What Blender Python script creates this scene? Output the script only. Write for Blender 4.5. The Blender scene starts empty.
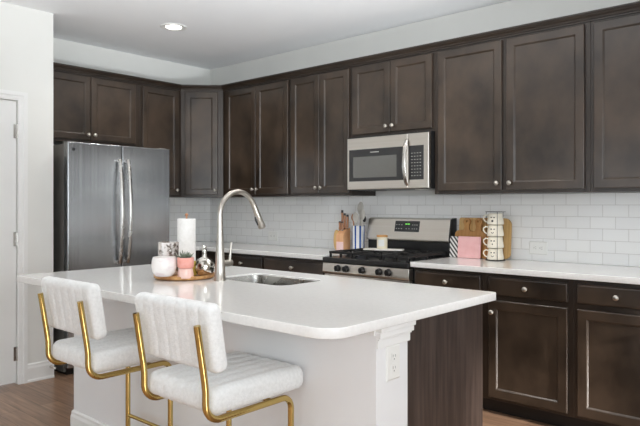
import bpy, bmesh, math, random
from mathutils import Vector, Matrix
random.seed(7)
PI = math.pi
SC = bpy.context.scene
COL = SC.collection
# ------------------------------------------------------------------ camera
cam_d = bpy.data.cameras.new('camera'); cam = bpy.data.objects.new('camera', cam_d); COL.objects.link(cam)
cam.location = (5.27, -4.17, 1.293)
cam.rotation_euler = (PI/2, 0, math.radians(90-48.4))
cam_d.sensor_width = 36; cam_d.lens = 620/640*36
cam_d.shift_y = -(213-205.5)/640.0
cam_d.clip_start = .05
SC.camera = cam
# ------------------------------------------------------------------ world, light, exposure
w = bpy.data.worlds.new('world'); SC.world = w; w.use_nodes = True
bgn = w.node_tree.nodes['Background']; bgn.inputs[0].default_value = (.85, .93, 1, 1); bgn.inputs[1].default_value = 2.3
SC.view_settings.view_transform = 'Standard'; SC.view_settings.look = 'None'
SC.view_settings.gamma = 1; SC.view_settings.use_curve_mapping = False
SC.view_settings.exposure = 0.0
def area(name, loc, rot, sx, sy, power, color=(1, 1, 1)):
    d = bpy.data.lights.new(name, 'AREA'); d.shape = 'RECTANGLE'; d.size = sx; d.size_y = sy
    d.energy = power; d.color = color
    o = bpy.data.objects.new(name, d); o.location = loc; o.rotation_euler = rot; COL.objects.link(o); return o
# daylight entering through the window openings of the right wall (x=8) and the rear wall (y=-8)
DAY = (.90, .96, 1.0)
area('daylight_right', (7.93, -1.7, 1.5), (0, PI/2, 0), 1.5, 1.5, 10, DAY)
area('daylight_right', (7.93, -4.6, 1.5), (0, PI/2, 0), 1.5, 2.2, 66, DAY)
# added spots out of frame, aimed upward to brighten the ceiling; no real fixtures
def fill_spot(loc, power, size=130, aim=(0, 0, 1), soft=.25, blend=.8):
    d = bpy.data.lights.new('added_fill_spot', 'SPOT'); d.energy = power; d.color = (.93, .975, 1); d.spot_size = math.radians(size); d.spot_blend = blend; d.shadow_soft_size = soft
    o = bpy.data.objects.new('added_fill_spot', d); o.location = loc; COL.objects.link(o)
    o.rotation_euler = Vector(aim).to_track_quat('-Z', 'Y').to_euler()
fill_spot((4.9, -5.2, 1.2), 140, 110, (-.4, .5, .75))
fill_spot((5.2, -2.2, .9), 500, 70, (-2.2, .6, 1.84), blend=1)
fill_spot((2.6, -4.4, .5), 60, 90, (0, .5, 1))
# one more added spot, unseen behind the camera, to brighten the range corner
fill_spot((5.9, -5.1, 1.75), 130, 34, (-4.5, 5.1, -.42), soft=.45, blend=1)
# low sun through the right-hand windows, reaching the aisle floor
sd = bpy.data.lights.new('sun', 'SUN'); sd.energy = 7; sd.angle = math.radians(3); sd.color = (1, .97, .92)
so = bpy.data.objects.new('sun', sd); so.location = (12, -2, 4); COL.objects.link(so)
so.rotation_euler = Vector((-3.8, .6, -1.5)).to_track_quat('-Z', 'Y').to_euler()

# ------------------------------------------------------------------ materials
def lin(c):
    return tuple(((v/255)/12.92 if v/255 <= .04045 else ((v/255+.055)/1.055)**2.4) for v in c)+(1,)
def mat(name, rgb, rough=.5, metal=0, **kw):
    m = bpy.data.materials.new(name); m.use_nodes = True
    b = m.node_tree.nodes['Principled BSDF']
    b.inputs['Base Color'].default_value = lin(rgb); b.inputs['Roughness'].default_value = rough
    b.inputs['Metallic'].default_value = metal
    for k, v in kw.items(): b.inputs[k.replace('_', ' ')].default_value = v
    return m
def N(m, t, **kw):
    n = m.node_tree.nodes.new(t)
    for k, v in kw.items(): setattr(n, k, v)
    return n
def L(m, a, b): m.node_tree.links.new(a, b)
def noisy(m, c1, c2, scale=4, stretch=(1, 1, 1), detail=4, lo=.3, hi=.7, rough=None, bump=0, bscale=None, bdist=.002):
    """procedural colour variation between two colours, optional roughness range and bump"""
    b = m.node_tree.nodes['Principled BSDF']
    tc = N(m, 'ShaderNodeTexCoord'); mp = N(m, 'ShaderNodeMapping'); mp.inputs['Scale'].default_value = stretch
    L(m, tc.outputs['Object'], mp.inputs[0])
    nz = N(m, 'ShaderNodeTexNoise'); nz.inputs['Scale'].default_value = scale; nz.inputs['Detail'].default_value = detail
    L(m, mp.outputs[0], nz.inputs['Vector'])
    cr = N(m, 'ShaderNodeValToRGB'); cr.color_ramp.elements[0].position = lo; cr.color_ramp.elements[1].position = hi
    cr.color_ramp.elements[0].color = lin(c1); cr.color_ramp.elements[1].color = lin(c2)
    L(m, nz.outputs['Fac'], cr.inputs[0]); L(m, cr.outputs[0], b.inputs['Base Color'])
    if rough:
        mr = N(m, 'ShaderNodeMapRange'); mr.inputs['To Min'].default_value = rough[0]; mr.inputs['To Max'].default_value = rough[1]
        mr.inputs['From Min'].default_value = .3; mr.inputs['From Max'].default_value = .7
        L(m, nz.outputs['Fac'], mr.inputs[0]); L(m, mr.outputs[0], b.inputs['Roughness'])
    if bump:
        n2 = nz
        if bscale:
            n2 = N(m, 'ShaderNodeTexNoise'); n2.inputs['Scale'].default_value = bscale; n2.inputs['Detail'].default_value = 3
            L(m, mp.outputs[0], n2.inputs['Vector'])
        bp = N(m, 'ShaderNodeBump'); bp.inputs['Strength'].default_value = bump; bp.inputs['Distance'].default_value = bdist
        L(m, n2.outputs['Fac'], bp.inputs['Height']); L(m, bp.outputs[0], b.inputs['Normal'])
    return m
M = {}
M['wall'] = noisy(mat('wall_paint', (232, 232, 228), .7), (230, 230, 226), (235, 235, 231), 2, bump=.05, bscale=120)
M['ceiling'] = noisy(mat('ceiling_paint', (236, 236, 236), .85), (244, 245, 247), (248, 249, 250), 1.5, bump=.08, bscale=90)
M['trim'] = noisy(mat('white_trim_paint', (238, 238, 236), .4), (236, 236, 234), (241, 241, 239), 3)
M['island_paint'] = noisy(mat('island_white_paint', (236, 236, 236), .45), (234, 234, 235), (239, 239, 239), 3)
M['wood'] = noisy(mat('espresso_stained_wood', (70, 56, 48), .30, Coat_Weight=.35, Coat_Roughness=.2), (36, 28, 21), (70, 57, 46), 5.0, (1, 1, .75), 9, .33, .68)
M['wood_dark'] = noisy(mat('espresso_frame_wood', (60, 49, 42), .36, Coat_Weight=.25, Coat_Roughness=.25), (38, 29, 22), (52, 41, 32), 6, (1, 1, .5), 5)
M['wood_grain'] = noisy(mat('espresso_veneer_grain', (70, 56, 50), .42), (46, 36, 32), (78, 65, 59), 9, (5, 5, .35), 8, .32, .68, bump=.06, bscale=30)
M['kick'] = noisy(mat('toe_kick_dark', (30, 25, 22), .5), (26, 22, 20), (36, 30, 26), 5)
M['quartz'] = noisy(mat('white_quartz', (232, 231, 228), .10, IOR=1.5), (234, 233, 231), (239, 238, 236), 60, detail=6, lo=.35, hi=.62)
M['nickel'] = noisy(mat('brushed_nickel', (190, 185, 177), .3, 1), (184, 179, 171), (196, 191, 183), 40)
def stainless(name, c1, c2, stretch, rough):
    return noisy(mat(name, c1, .25, 1), c1, c2, 3, stretch, 2, .3, .7, rough=rough)
M['steel_v'] = stainless('stainless_vertical_brush', (176, 178, 181), (184, 186, 188), (14, 14, .12), (.22, .26))
M['steel_v'].node_tree.nodes['Principled BSDF'].inputs['Anisotropic'].default_value = .7
M['steel_h'] = stainless('stainless_horizontal_brush', (212, 206, 198), (218, 213, 206), (.4, 2, 30), (.28, .30))
M['steel'] = stainless('stainless_satin', (196, 193, 188), (212, 210, 206), (3, 3, 3), (.2, .3))
M['sink'] = stainless('sink_steel', (176, 174, 170), (190, 188, 184), (3, 3, 3), (.24, .32))
M['fridge_side'] = noisy(mat('dark_grey_case', (120, 117, 113), .45, .2), (116, 113, 109), (126, 123, 119), 8)
M['black_glass'] = noisy(mat('black_glass', (46, 46, 47), .08), (42, 42, 43), (50, 50, 51), 3)
M['window_glass'] = noisy(mat('smoked_oven_window', (128, 128, 125), .12, .8), (124, 124, 121), (132, 132, 129), 3)
M['black'] = noisy(mat('black_enamel', (26, 26, 27), .3), (23, 23, 24), (32, 32, 33), 20)
M['iron'] = noisy(mat('cast_iron', (24, 24, 25), .55), (20, 20, 21), (34, 33, 32), 60, bump=.2, bscale=150)
M['dark_grey'] = noisy(mat('grey_display', (48, 50, 52), .25), (46, 48, 50), (52, 54, 56), 5)
M['button'] = noisy(mat('button_print', (176, 176, 170), .5), (170, 170, 165), (182, 182, 176), 9)
M['brass'] = noisy(mat('polished_brass', (198, 172, 108), .10, 1), (190, 164, 100), (206, 180, 116), 5)
M['boucle'] = noisy(mat('white_boucle_fabric', (232, 230, 225), .95, Sheen_Weight=.3), (224, 225, 224), (236, 237, 236), 90, detail=2, bump=.55, bscale=190, bdist=.003)
M['outlet'] = noisy(mat('outlet_plastic', (236, 236, 232), .35), (234, 234, 230), (239, 239, 235), 5)
M['slot'] = noisy(mat('outlet_slot', (120, 120, 118), .6), (150, 150, 148), (164, 164, 162), 5)
M['maple'] = noisy(mat('light_maple_board', (214, 176, 116), .5), (200, 158, 98), (224, 188, 130), 5, (14, 3, .6), 5, bump=.03)
M['oak'] = noisy(mat('honey_wood_board', (190, 138, 78), .5), (172, 118, 62), (204, 154, 94), 5, (9, 3, 1), 6, bump=.03)
M['acacia'] = noisy(mat('acacia_tray_wood', (176, 118, 66), .4), (160, 108, 60), (218, 170, 112), 7, (1, 5, 1), 6)
M['pink'] = noisy(mat('pink_board_paint', (238, 184, 184), .55), (234, 178, 178), (242, 192, 192), 20)
M['cream'] = noisy(mat('cream_ceramic', (236, 228, 210), .2), (232, 224, 205), (240, 233, 217), 8)
M['white_cer'] = noisy(mat('white_ceramic', (238, 236, 232), .2), (234, 232, 228), (242, 240, 237), 8)
M['coral'] = noisy(mat('coral_ceramic', (238, 164, 150), .35), (234, 154, 140), (243, 180, 168), 30)
M['blush'] = noisy(mat('blush_ceramic', (240, 200, 188), .35), (236, 192, 180), (244, 212, 202), 14)
M['yellow'] = noisy(mat('mustard_ceramic', (214, 188, 84), .35), (206, 178, 74), (222, 198, 98), 14)
M['green'] = noisy(mat('succulent_leaf', (70, 92, 70), .5), (78, 94, 78), (140, 150, 130), 30)
M['soil'] = noisy(mat('soil', (60, 45, 35), .9), (48, 36, 28), (76, 58, 46), 80)
M['paper'] = noisy(mat('paper_towel', (246, 245, 242), .9), (242, 241, 238), (250, 249, 247), 60, bump=.3, bscale=140)
M['marble'] = noisy(mat('pink_swirl_marble', (234, 220, 216), .2), (242, 237, 234), (214, 190, 194), 12, (1, 1, 2.2), 4, .5, .78)
M['mercury'] = noisy(mat('mercury_glass', (214, 210, 200), .12, 1), (96, 90, 80), (236, 233, 226), 36, detail=3, lo=.38, hi=.55, bump=.6, bscale=50, bdist=.004)
M['votive'] = noisy(mat('marbled_mercury_glass', (210, 200, 192), .15, .6), (110, 98, 90), (236, 230, 226), 30, (1, 1, 1), 5, .40, .50)
M['wax'] = noisy(mat('candle_wax', (236, 226, 200), .4), (230, 220, 192), (242, 234, 212), 10)
M['board_white'] = noisy(mat('white_stone_board', (234, 230, 222), .3), (228, 223, 214), (240, 237, 231), 10)
M['utensil'] = noisy(mat('grey_white_silicone', (196, 191, 182), .5), (186, 181, 172), (206, 202, 194), 10)
M['orange_wood'] = noisy(mat('beech_wood', (222, 168, 122), .45), (212, 154, 106), (230, 180, 138), 8, (4, 4, 1), 4)
M['handle_wood'] = noisy(mat('walnut_knife_handle', (190, 136, 100), .45), (174, 118, 84), (204, 154, 118), 20)
M['pinkwhite'] = noisy(mat('blush_panel', (240, 205, 204), .4), (236, 198, 198), (244, 214, 212), 10)
M['door'] = M['trim']
def emis(name, rgb, s):
    m = mat(name, rgb, .5); b = m.node_tree.nodes['Principled BSDF']
    b.inputs['Emission Color'].default_value = lin(rgb); b.inputs['Emission Strength'].default_value = s; return m
M['lamp'] = emis('downlight_lens', (255, 250, 240), 6)
M['digits'] = emis('green_clock_digits', (120, 220, 90), 1.2)
# glass
g = mat('clear_glass', (255, 255, 255), 0.02, Transmission_Weight=1, IOR=1.45); M['glass'] = g
# striped crock: blue stripes around a lathe, driven by the angle
def stripes_mat(name, base, stripe, n, duty, phase=0.0):
    m = mat(name, base, .25); b = m.node_tree.nodes['Principled BSDF']
    tc = N(m, 'ShaderNodeTexCoord'); s = N(m, 'ShaderNodeSeparateXYZ'); L(m, tc.outputs['Object'], s.inputs[0])
    at = N(m, 'ShaderNodeMath', operation='ARCTAN2'); L(m, s.outputs['Y'], at.inputs[0]); L(m, s.outputs['X'], at.inputs[1])
    mu = N(m, 'ShaderNodeMath', operation='MULTIPLY_ADD'); mu.inputs[1].default_value = n/(2*PI); mu.inputs[2].default_value = n+phase
    L(m, at.outputs[0], mu.inputs[0])
    fr = N(m, 'ShaderNodeMath', operation='FRACT'); L(m, mu.outputs[0], fr.inputs[0])
    lt = N(m, 'ShaderNodeMath', operation='LESS_THAN'); lt.inputs[1].default_value = duty; L(m, fr.outputs[0], lt.inputs[0])
    mx = N(m, 'ShaderNodeMix', data_type='RGBA'); mx.inputs[6].default_value = lin(base); mx.inputs[7].default_value = lin(stripe)
    L(m, lt.outputs[0], mx.inputs[0]); L(m, mx.outputs[2], b.inputs['Base Color']); return m
M['crock'] = stripes_mat('white_crock_blue_stripes', (238, 238, 238), (36, 84, 160), 8, .36)
def diag_mat():
    m = mat('black_white_diagonal_weave', (230, 230, 228), .7); b = m.node_tree.nodes['Principled BSDF']
    tc = N(m, 'ShaderNodeTexCoord'); mp = N(m, 'ShaderNodeMapping'); mp.inputs['Rotation'].default_value = (0, math.radians(40), 0)
    L(m, tc.outputs['Object'], mp.inputs[0])
    wv = N(m, 'ShaderNodeTexWave', bands_direction='X'); wv.inputs['Scale'].default_value = 13
    L(m, mp.outputs[0], wv.inputs[0])
    cr = N(m, 'ShaderNodeValToRGB'); cr.color_ramp.elements[0].position = .42; cr.color_ramp.elements[1].position = .58
    cr.color_ramp.elements[0].color = lin((70, 68, 68)); cr.color_ramp.elements[1].color = lin((235, 233, 230))
    L(m, wv.outputs[0], cr.inputs[0]); L(m, cr.outputs[0], b.inputs['Base Color']); return m
M['diag'] = diag_mat()
def tile_mat(name, axis, off):
    m = mat(name, (236, 236, 234), .13); b = m.node_tree.nodes['Principled BSDF']
    tc = N(m, 'ShaderNodeTexCoord'); s = N(m, 'ShaderNodeSeparateXYZ'); L(m, tc.outputs['Object'], s.inputs[0])
    ad = N(m, 'ShaderNodeMath', operation='ADD'); ad.inputs[1].default_value = off; L(m, s.outputs[axis], ad.inputs[0])
    az = N(m, 'ShaderNodeMath', operation='SUBTRACT'); az.inputs[1].default_value = .914; L(m, s.outputs['Z'], az.inputs[0])
    c = N(m, 'ShaderNodeCombineXYZ'); L(m, ad.outputs[0], c.inputs[0]); L(m, az.outputs[0], c.inputs[1])
    br = N(m, 'ShaderNodeTexBrick'); br.offset = .5
    for k, v in (('Scale', 1), ('Mortar Size', .0016), ('Mortar Smooth', .25), ('Brick Width', .1545), ('Row Height', .0765), ('Bias', 0)):
        br.inputs[k].default_value = v
    br.inputs['Color1'].default_value = lin((244, 244, 242)); br.inputs['Color2'].default_value = lin((240, 240, 239)); br.inputs['Mortar'].default_value = lin((208, 206, 202))
    L(m, c.outputs[0], br.inputs['Vector']); L(m, br.outputs['Color'], b.inputs['Base Color'])
    bp = N(m, 'ShaderNodeBump'); bp.invert = True; bp.inputs['Strength'].default_value = .6; bp.inputs['Distance'].default_value = .002
    L(m, br.outputs['Fac'], bp.inputs['Height']); L(m, bp.outputs[0], b.inputs['Normal'])
    return m
M['tile_x'] = tile_mat('subway_tile_back', 'X', .1545-(3.759 % .1545)+.1545*40)
M['tile_y'] = tile_mat('subway_tile_left', 'Y', .1545*40)
def floor_mat():
    m = mat('walnut_plank_floor', (110, 76, 56), .3); b = m.node_tree.nodes['Principled BSDF']
    tc = N(m, 'ShaderNodeTexCoord')
    br = N(m, 'ShaderNodeTexBrick'); br.offset = .37
    for k, v in (('Scale', 1), ('Mortar Size', .0015), ('Brick Width', 1.25), ('Row Height', .125), ('Bias', 0)): br.inputs[k].default_value = v
    br.inputs['Color1'].default_value = lin((156, 127, 106)); br.inputs['Color2'].default_value = lin((126, 99, 80)); br.inputs['Mortar'].default_value = lin((70, 50, 38))
    L(m, tc.outputs['Object'], br.inputs['Vector'])
    mp = N(m, 'ShaderNodeMapping'); mp.inputs['Scale'].default_value = (1.2, 16, 1); L(m, tc.outputs['Object'], mp.inputs[0])
    nz = N(m, 'ShaderNodeTexNoise'); nz.inputs['Scale'].default_value = 3; nz.inputs['Detail'].default_value = 8; L(m, mp.outputs[0], nz.inputs['Vector'])
    cr = N(m, 'ShaderNodeValToRGB'); cr.color_ramp.elements[0].color = (.62, .6, .58, 1); cr.color_ramp.elements[1].color = (1.25, 1.2, 1.15, 1)
    cr.color_ramp.elements[0].position = .3; cr.color_ramp.elements[1].position = .7
    L(m, nz.outputs['Fac'], cr.inputs[0])
    mx = N(m, 'ShaderNodeMix', data_type='RGBA', blend_type='MULTIPLY'); mx.inputs[0].default_value = 1
    L(m, br.outputs['Color'], mx.inputs[6]); L(m, cr.outputs[0], mx.inputs[7]); L(m, mx.outputs[2], b.inputs['Base Color'])
    bp = N(m, 'ShaderNodeBump'); bp.inputs['Strength'].default_value = .15; bp.inputs['Distance'].default_value = .001
    L(m, nz.outputs['Fac'], bp.inputs['Height']); L(m, bp.outputs[0], b.inputs['Normal'])
    return m
M['floor'] = floor_mat()

# ------------------------------------------------------------------ mesh building helpers
class MB:
    def __init__(s): s.bm = bmesh.new()
    def box(s, x0, x1, y0, y1, z0, z1, bev=0, seg=1):
        r = bmesh.ops.create_cube(s.bm, size=1)
        for v in r['verts']:
            v.co = Vector((x0 if v.co.x < 0 else x1, y0 if v.co.y < 0 else y1, z0 if v.co.z < 0 else z1))
        if bev:
            es = list({e for v in r['verts'] for e in v.link_edges})
            bmesh.ops.bevel(s.bm, geom=es, offset=bev, segments=seg, affect='EDGES', profile=.5)
        return s
    def ring(s, pts): return [s.bm.verts.new(p) for p in pts]
    def skin(s, rings, close=True, cap0=True, cap1=True):
        for a, b in zip(rings, rings[1:]):
            n = len(a)
            for i in range(n if close else n-1):
                j = (i+1) % n
                s.bm.faces.new((a[i], a[j], b[j], b[i]))
        if cap0: s.bm.faces.new(list(reversed(rings[0])))
        if cap1: s.bm.faces.new(rings[-1])
    def lathe(s, prof, c=(0, 0, 0), n=28, cap0=True, cap1=True, axis='Z'):
        rings = []
        for r, z in prof:
            pts = []
            for i in range(n):
                a = 2*PI*i/n
                if axis == 'Z': p = (c[0]+r*math.cos(a), c[1]+r*math.sin(a), c[2]+z)
                elif axis == 'Y': p = (c[0]+r*math.cos(a), c[1]-z, c[2]+r*math.sin(a))      # z grows towards -Y
                else: p = (c[0]+z, c[1]+r*math.cos(a), c[2]+r*math.sin(a))
                pts.append(p)
            rings.append(s.ring(pts))
        s.skin(rings, True, cap0, cap1); return s
    def tube(s, pts, r, n=12, caps=True):
        pts = [Vector(p) for p in pts]
        rr = r if isinstance(r, (list, tuple)) else [r]*len(pts)
        rings = []; up = None
        for i, p in enumerate(pts):
            t = (pts[min(i+1, len(pts)-1)]-pts[max(i-1, 0)]).normalized()
            if up is None: up = Vector((0, 0, 1)) if abs(t.z) < .9 else Vector((1, 0, 0))
            side = t.cross(up).normalized(); up = side.cross(t).normalized()
            rings.append(s.ring([p+(side*math.cos(2*PI*k/n)+up*math.sin(2*PI*k/n))*rr[i] for k in range(n)]))
        s.skin(rings, True, caps, caps); return s
    def prism(s, poly, a, b, plane='XY', bev=0):
        """poly in plane, extruded from a to b along the third axis"""
        f = {'XY': lambda u, v, w: (u, v, w), 'XZ': lambda u, v, w: (u, w, v), 'YZ': lambda u, v, w: (w, u, v)}[plane]
        r0 = s.ring([f(u, v, a) for u, v in poly]); r1 = s.ring([f(u, v, b) for u, v in poly])
        s.skin([r0, r1]); return s
    def ball(s, c, r, n=14, sz=1):
        k = n//2
        prof = [(max(r*math.sin(PI*i/k), r*.02), -r*sz*math.cos(PI*i/k)) for i in range(k+1)]
        return s.lathe(prof, c, n)
    def build(s, name, m, parent=None, smooth=False, bevel=0, seg=2, sharp=40):
        bmesh.ops.recalc_face_normals(s.bm, faces=s.bm.faces)
        me = bpy.data.meshes.new(name); s.bm.to_mesh(me); s.bm.free()
        o = bpy.data.objects.new(name, me); COL.objects.link(o); me.materials.append(m)
        if parent: o.parent = parent
        if bevel:
            b = o.modifiers.new('bevel', 'BEVEL'); b.width = bevel; b.segments = seg; b.limit_method = 'ANGLE'; b.angle_limit = math.radians(35)
        if smooth or bevel:
            for p in me.polygons: p.use_smooth = True
            me.set_sharp_from_angle(angle=math.radians(sharp)) if not bevel else None
            if bevel:
                wn = o.modifiers.new('wn', 'WEIGHTED_NORMAL'); wn.keep_sharp = True
        return o
def tag(o, label, cat, group=None):
    o['label'] = label; o['category'] = cat
    if group: o['group'] = group
    return o
def thing(name, label, cat, loc=(0, 0, 0), rz=0, group=None):
    o = bpy.data.objects.new(name, None); COL.objects.link(o); o.location = loc; o.rotation_euler = (0, 0, rz)
    o.empty_display_size = .1
    return tag(o, label, cat, group)
def struct(o): o['kind'] = 'structure'; return o
def kids(o): return [c for c in COL.objects if c.parent == o]
def dup(o, loc=None, rz=None, label=None, parent=None):
    c = o.copy(); COL.objects.link(c)
    if parent: c.parent = parent
    if loc is not None: c.location = loc
    if rz is not None: c.rotation_euler = (0, 0, rz)
    if label: c['label'] = label
    for ch in kids(o): dup(ch, parent=c)
    return c
def arc(c, r, a0, a1, n, f):
    return [f(c[0]+r*math.cos(a0+(a1-a0)*i/n), c[1]+r*math.sin(a0+(a1-a0)*i/n)) for i in range(n+1)]
def rrect(x0, x1, y0, y1, r, n=6):
    rs = r if isinstance(r, (list, tuple)) else [r]*4
    out = []
    for (cx, cy, a), q in zip(((x1, y1, 0), (x0, y1, PI/2), (x0, y0, PI), (x1, y0, 1.5*PI)), rs):
        sx = -1 if cx == x1 else 1; sy = -1 if cy == y1 else 1
        if q <= 0: out.append((cx, cy)); continue
        for i in range(n+1):
            t = a+PI/2*i/n; out.append((cx+sx*q+q*math.cos(t), cy+sy*q+q*math.sin(t)))
    return out

# ------------------------------------------------------------------ the room
H = 2.74; XR = 8.0; YR = -8.0
def wall_with_openings(name, axis, pos, t, a0, a1, holes, m):
    """a wall along `axis` ('X' or 'Y') with thickness from pos to pos+t and rectangular holes (a, b, z0, z1)"""
    mb = MB()
    def bx(a, b, z0, z1):
        if b-a < 1e-4 or z1-z0 < 1e-4: return
        lo, hi = min(pos, pos+t), max(pos, pos+t)
        if axis == 'X': mb.box(a, b, lo, hi, z0, z1)
        else: mb.box(lo, hi, a, b, z0, z1)
    cur = a0
    for (a, b, z0, z1) in sorted(holes):
        bx(cur, a, 0, H); bx(a, b, 0, z0); bx(a, b, z1, H); cur = b
    bx(cur, a1, 0, H)
    return struct(mb.build(name, m))
struct(MB().box(-.15, XR+.15, YR-.15, .15, -.08, 0).build('floor', M['floor']))
struct(MB().box(-.15, XR+.15, YR-.15, .15, H, H+.08).build('ceiling', M['ceiling']))
wall_with_openings('wall_back', 'X', 0, .15, -.15, XR+.15, [], M['wall'])
wall_with_openings('wall_left', 'Y', 0, -.15, -2.01, 0, [], M['wall'])
W_R = [(-2.45, -.95, .75, 2.25), (-5.7, -3.5, .75, 2.25)]
W_B = [(1.1, 3.3, .4, 2.3), (4.5, 6.7, .4, 2.3)]
wall_with_openings('wall_right', 'Y', XR, .15, YR-.15, 0, W_R, M['wall'])
wall_with_openings('wall_rear', 'X', YR, -.15, .52, XR+.15, W_B, M['wall'])
DX = .66                                  # face of the entry wall
DR0, DR1, DRZ = -3.05, -2.268, 2.052      # door opening
mb = MB()
mb.box(DX-.14, DX, DR1, -2.008, 0, H); mb.box(DX-.14, DX, DR0, DR1, DRZ, H); mb.box(DX-.14, DX, YR, DR0, 0, H)
mb.box(-.15, DX-.14, -2.148, -2.008, 0, H)
struct(mb.build('wall_entry', M['wall']))
def window(name, axis, pos, a, b, z0, z1, sgn):
    r = struct(bpy.data.objects.new(name, None)); COL.objects.link(r)
    def bx(mb, a_, b_, d0, d1, zz0, zz1):
        lo, hi = sorted((pos+sgn*d0, pos+sgn*d1))
        if axis == 'X': mb.box(a_, b_, lo, hi, zz0, zz1)
        else: mb.box(lo, hi, a_, b_, zz0, zz1)
    f = MB()
    for (p, q, u, v_) in ((a-.07, a, z0-.07, z1+.07), (b, b+.07, z0-.07, z1+.07), (a, b, z1, z1+.07), (a, b, z0-.07, z0)):
        bx(f, p, q, -.018, .0, u, v_)                # casing on the room side
    for (p, q, u, v_) in ((a, a+.04, z0, z1), (b-.04, b, z0, z1), (a, b, z1-.04, z1), (a, b, z0, z0+.04), ((a+b)/2-.02, (a+b)/2+.02, z0, z1)):
        bx(f, p, q, .05, .09, u, v_)
    f.build('window_frame', M['trim'], r)
    return r
window('window_1', 'Y', XR, *W_R[0], 1); window('window_2', 'Y', XR, *W_R[1], 1)
window('window_3', 'X', YR, *W_B[0], -1); window('window_4', 'X', YR, *W_B[1], -1)
# entry door in the left-hand wall
d = struct(bpy.data.objects.new('door_1', None)); COL.objects.link(d)
def ringbox(mb, f, u0, u1, v0, v1, steps):
    """concentric rectangle rings: (inset, depth) pairs, last one filled; f maps (u, v, depth) to a point"""
    rings = []
    for ins, dp in steps:
        rings.append(mb.ring([f(u0+ins, v0+ins, dp), f(u1-ins, v0+ins, dp), f(u1-ins, v1-ins, dp), f(u0+ins, v1-ins, dp)]))
    mb.skin(rings, True, True, True)
mb = MB(); mb.box(DX-.055, DX-.018, DR0+.003, DR1-.003, .012, DRZ-.003)
mb.build('door_slab', M['door'], d, bevel=.002)
fdoor = lambda u, v_, dp: (DX-.018+dp, u, v_)
for (z0, z1) in ((.25, .83), (1.013, 1.53), (1.616, 1.93)):
    for (y0, y1) in ((DR1-.13-.23, DR1-.13), (DR0+.13, DR0+.13+.23)):
        mb = MB(); ringbox(mb, fdoor, y0, y1, z0, z1, ((0, -.004), (0, .004), (.012, .001), (.03, .006))); mb.build('door_panel', M['door'], d)
for z in (1.83, 1.05, .22):
    mb = MB(); mb.box(DX-.017, DX-.010, DR1-.024, DR1+.004, z-.05, z+.05); mb.lathe([(.008, -.052), (.008, .052)], (DX-.008, DR1, z), 10)
    mb.build('hinge', M['steel'], d, smooth=True)
mb = MB(); mb.lathe([(.028, 0), (.028, .008), (.012, .012), (.012, .045), (.027, .055), (.029, .07), (.02, .083), (.004, .086)], (DX-.018, DR0+.07, .96), 20, axis='X'); mb.build('door_knob', M['nickel'], d, smooth=True)
CW = .062
def casing(mb, y0, y1, z0, z1):
    mb.box(DX, DX+.012, y0, y1, z0, z1)
mb = MB()
prof = [(0, 0), (0, .011), (.012, .014), (.028, .014), (.036, .019), (CW, .019), (CW, 0)]     # along width from the opening outward
def sweep_casing(prof):
    pts_l = []
    path = [(DR1, 0, 1, 0), (DR1, DRZ, 1, 1), (DR0, DRZ, -1, 1), (DR0, 0, -1, 0)]
    rings = []
    for (y, z, sy, sz) in path:
        rings.append(mb.ring([(DX+h, y+sy*wd, z+sz*wd) for wd, h in prof]))
    mb.skin(rings, True, True, True)
sweep_casing(prof)
struct(mb.build('trim_1', M['trim']))
def baseboard(name, pts, h=.135, m=None, close=False):
    """base moulding whose profile runs along wall pts (left-hand normal points to the room)"""
    mb = MB(); pr = [(0, 0), (.018, 0), (.018, .012), (.013, .02), (.013, h-.035), (.009, h-.02), (.009, h-.008), (.004, h), (0, h)]
    rings = []
    P = [Vector(p) for p in pts]
    for i, p in enumerate(P):
        dirs = []
        if i > 0: dirs.append((P[i]-P[i-1]).normalized())
        if i < len(P)-1: dirs.append((P[i+1]-P[i]).normalized())
        ns = [Vector((-q.y, q.x)) for q in dirs]
        n = sum(ns, Vector((0, 0)))
        n = n/ns[0].dot(n) if len(ns) == 2 else n
        rings.append(mb.ring([(p.x+n.x*a, p.y+n.y*a, b) for a, b in pr]))
    mb.skin(rings); return mb.build(name, m or M['trim'])
struct(baseboard('baseboard_left', [(DX, -2.008), (DX, DR1+CW)]))
struct(baseboard('baseboard_entry', [(DX, DR0-CW), (DX, YR)]))
struct(baseboard('baseboard_right', [(XR, YR), (XR, 0)]))
struct(baseboard('baseboard_rear', [(DX, YR), (XR, YR)]))
struct(baseboard('baseboard_back', [(XR, 0), (5.16, 0)]))
# spring door stop
t = thing('door_stop', 'small metal spring door stop on the baseboard beside the refrigerator', 'door stop', (DX+.013, -2.035, .085))
MB().lathe([(.009, 0), (.009, .006)], (0, 0, 0), 12, axis='X').build('mount', M['nickel'], t, smooth=True)
pts = [(.006+.055*i/60, .006*math.cos(i*.9), .006*math.sin(i*.9)) for i in range(61)]
MB().tube(pts, .0015, 6).build('spring', M['nickel'], t, smooth=True)
MB().lathe([(.008, 0), (.009, .004), (.009, .012), (.006, .015)], (.06, 0, 0), 12, axis='X').build('rubber_tip', M['outlet'], t, smooth=True)

# tile backsplash
sb = MB(); sb.box(.0, 5.1, -.009, -.0005, .9145, 1.372); sb.build('trim_2', M['tile_x']); o = COL.objects['trim_2']; struct(o)
sb = MB(); sb.box(.0005, .009, -1.0, -.0095, .9145, 1.372); struct(sb.build('trim_3', M['tile_y']))

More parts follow.
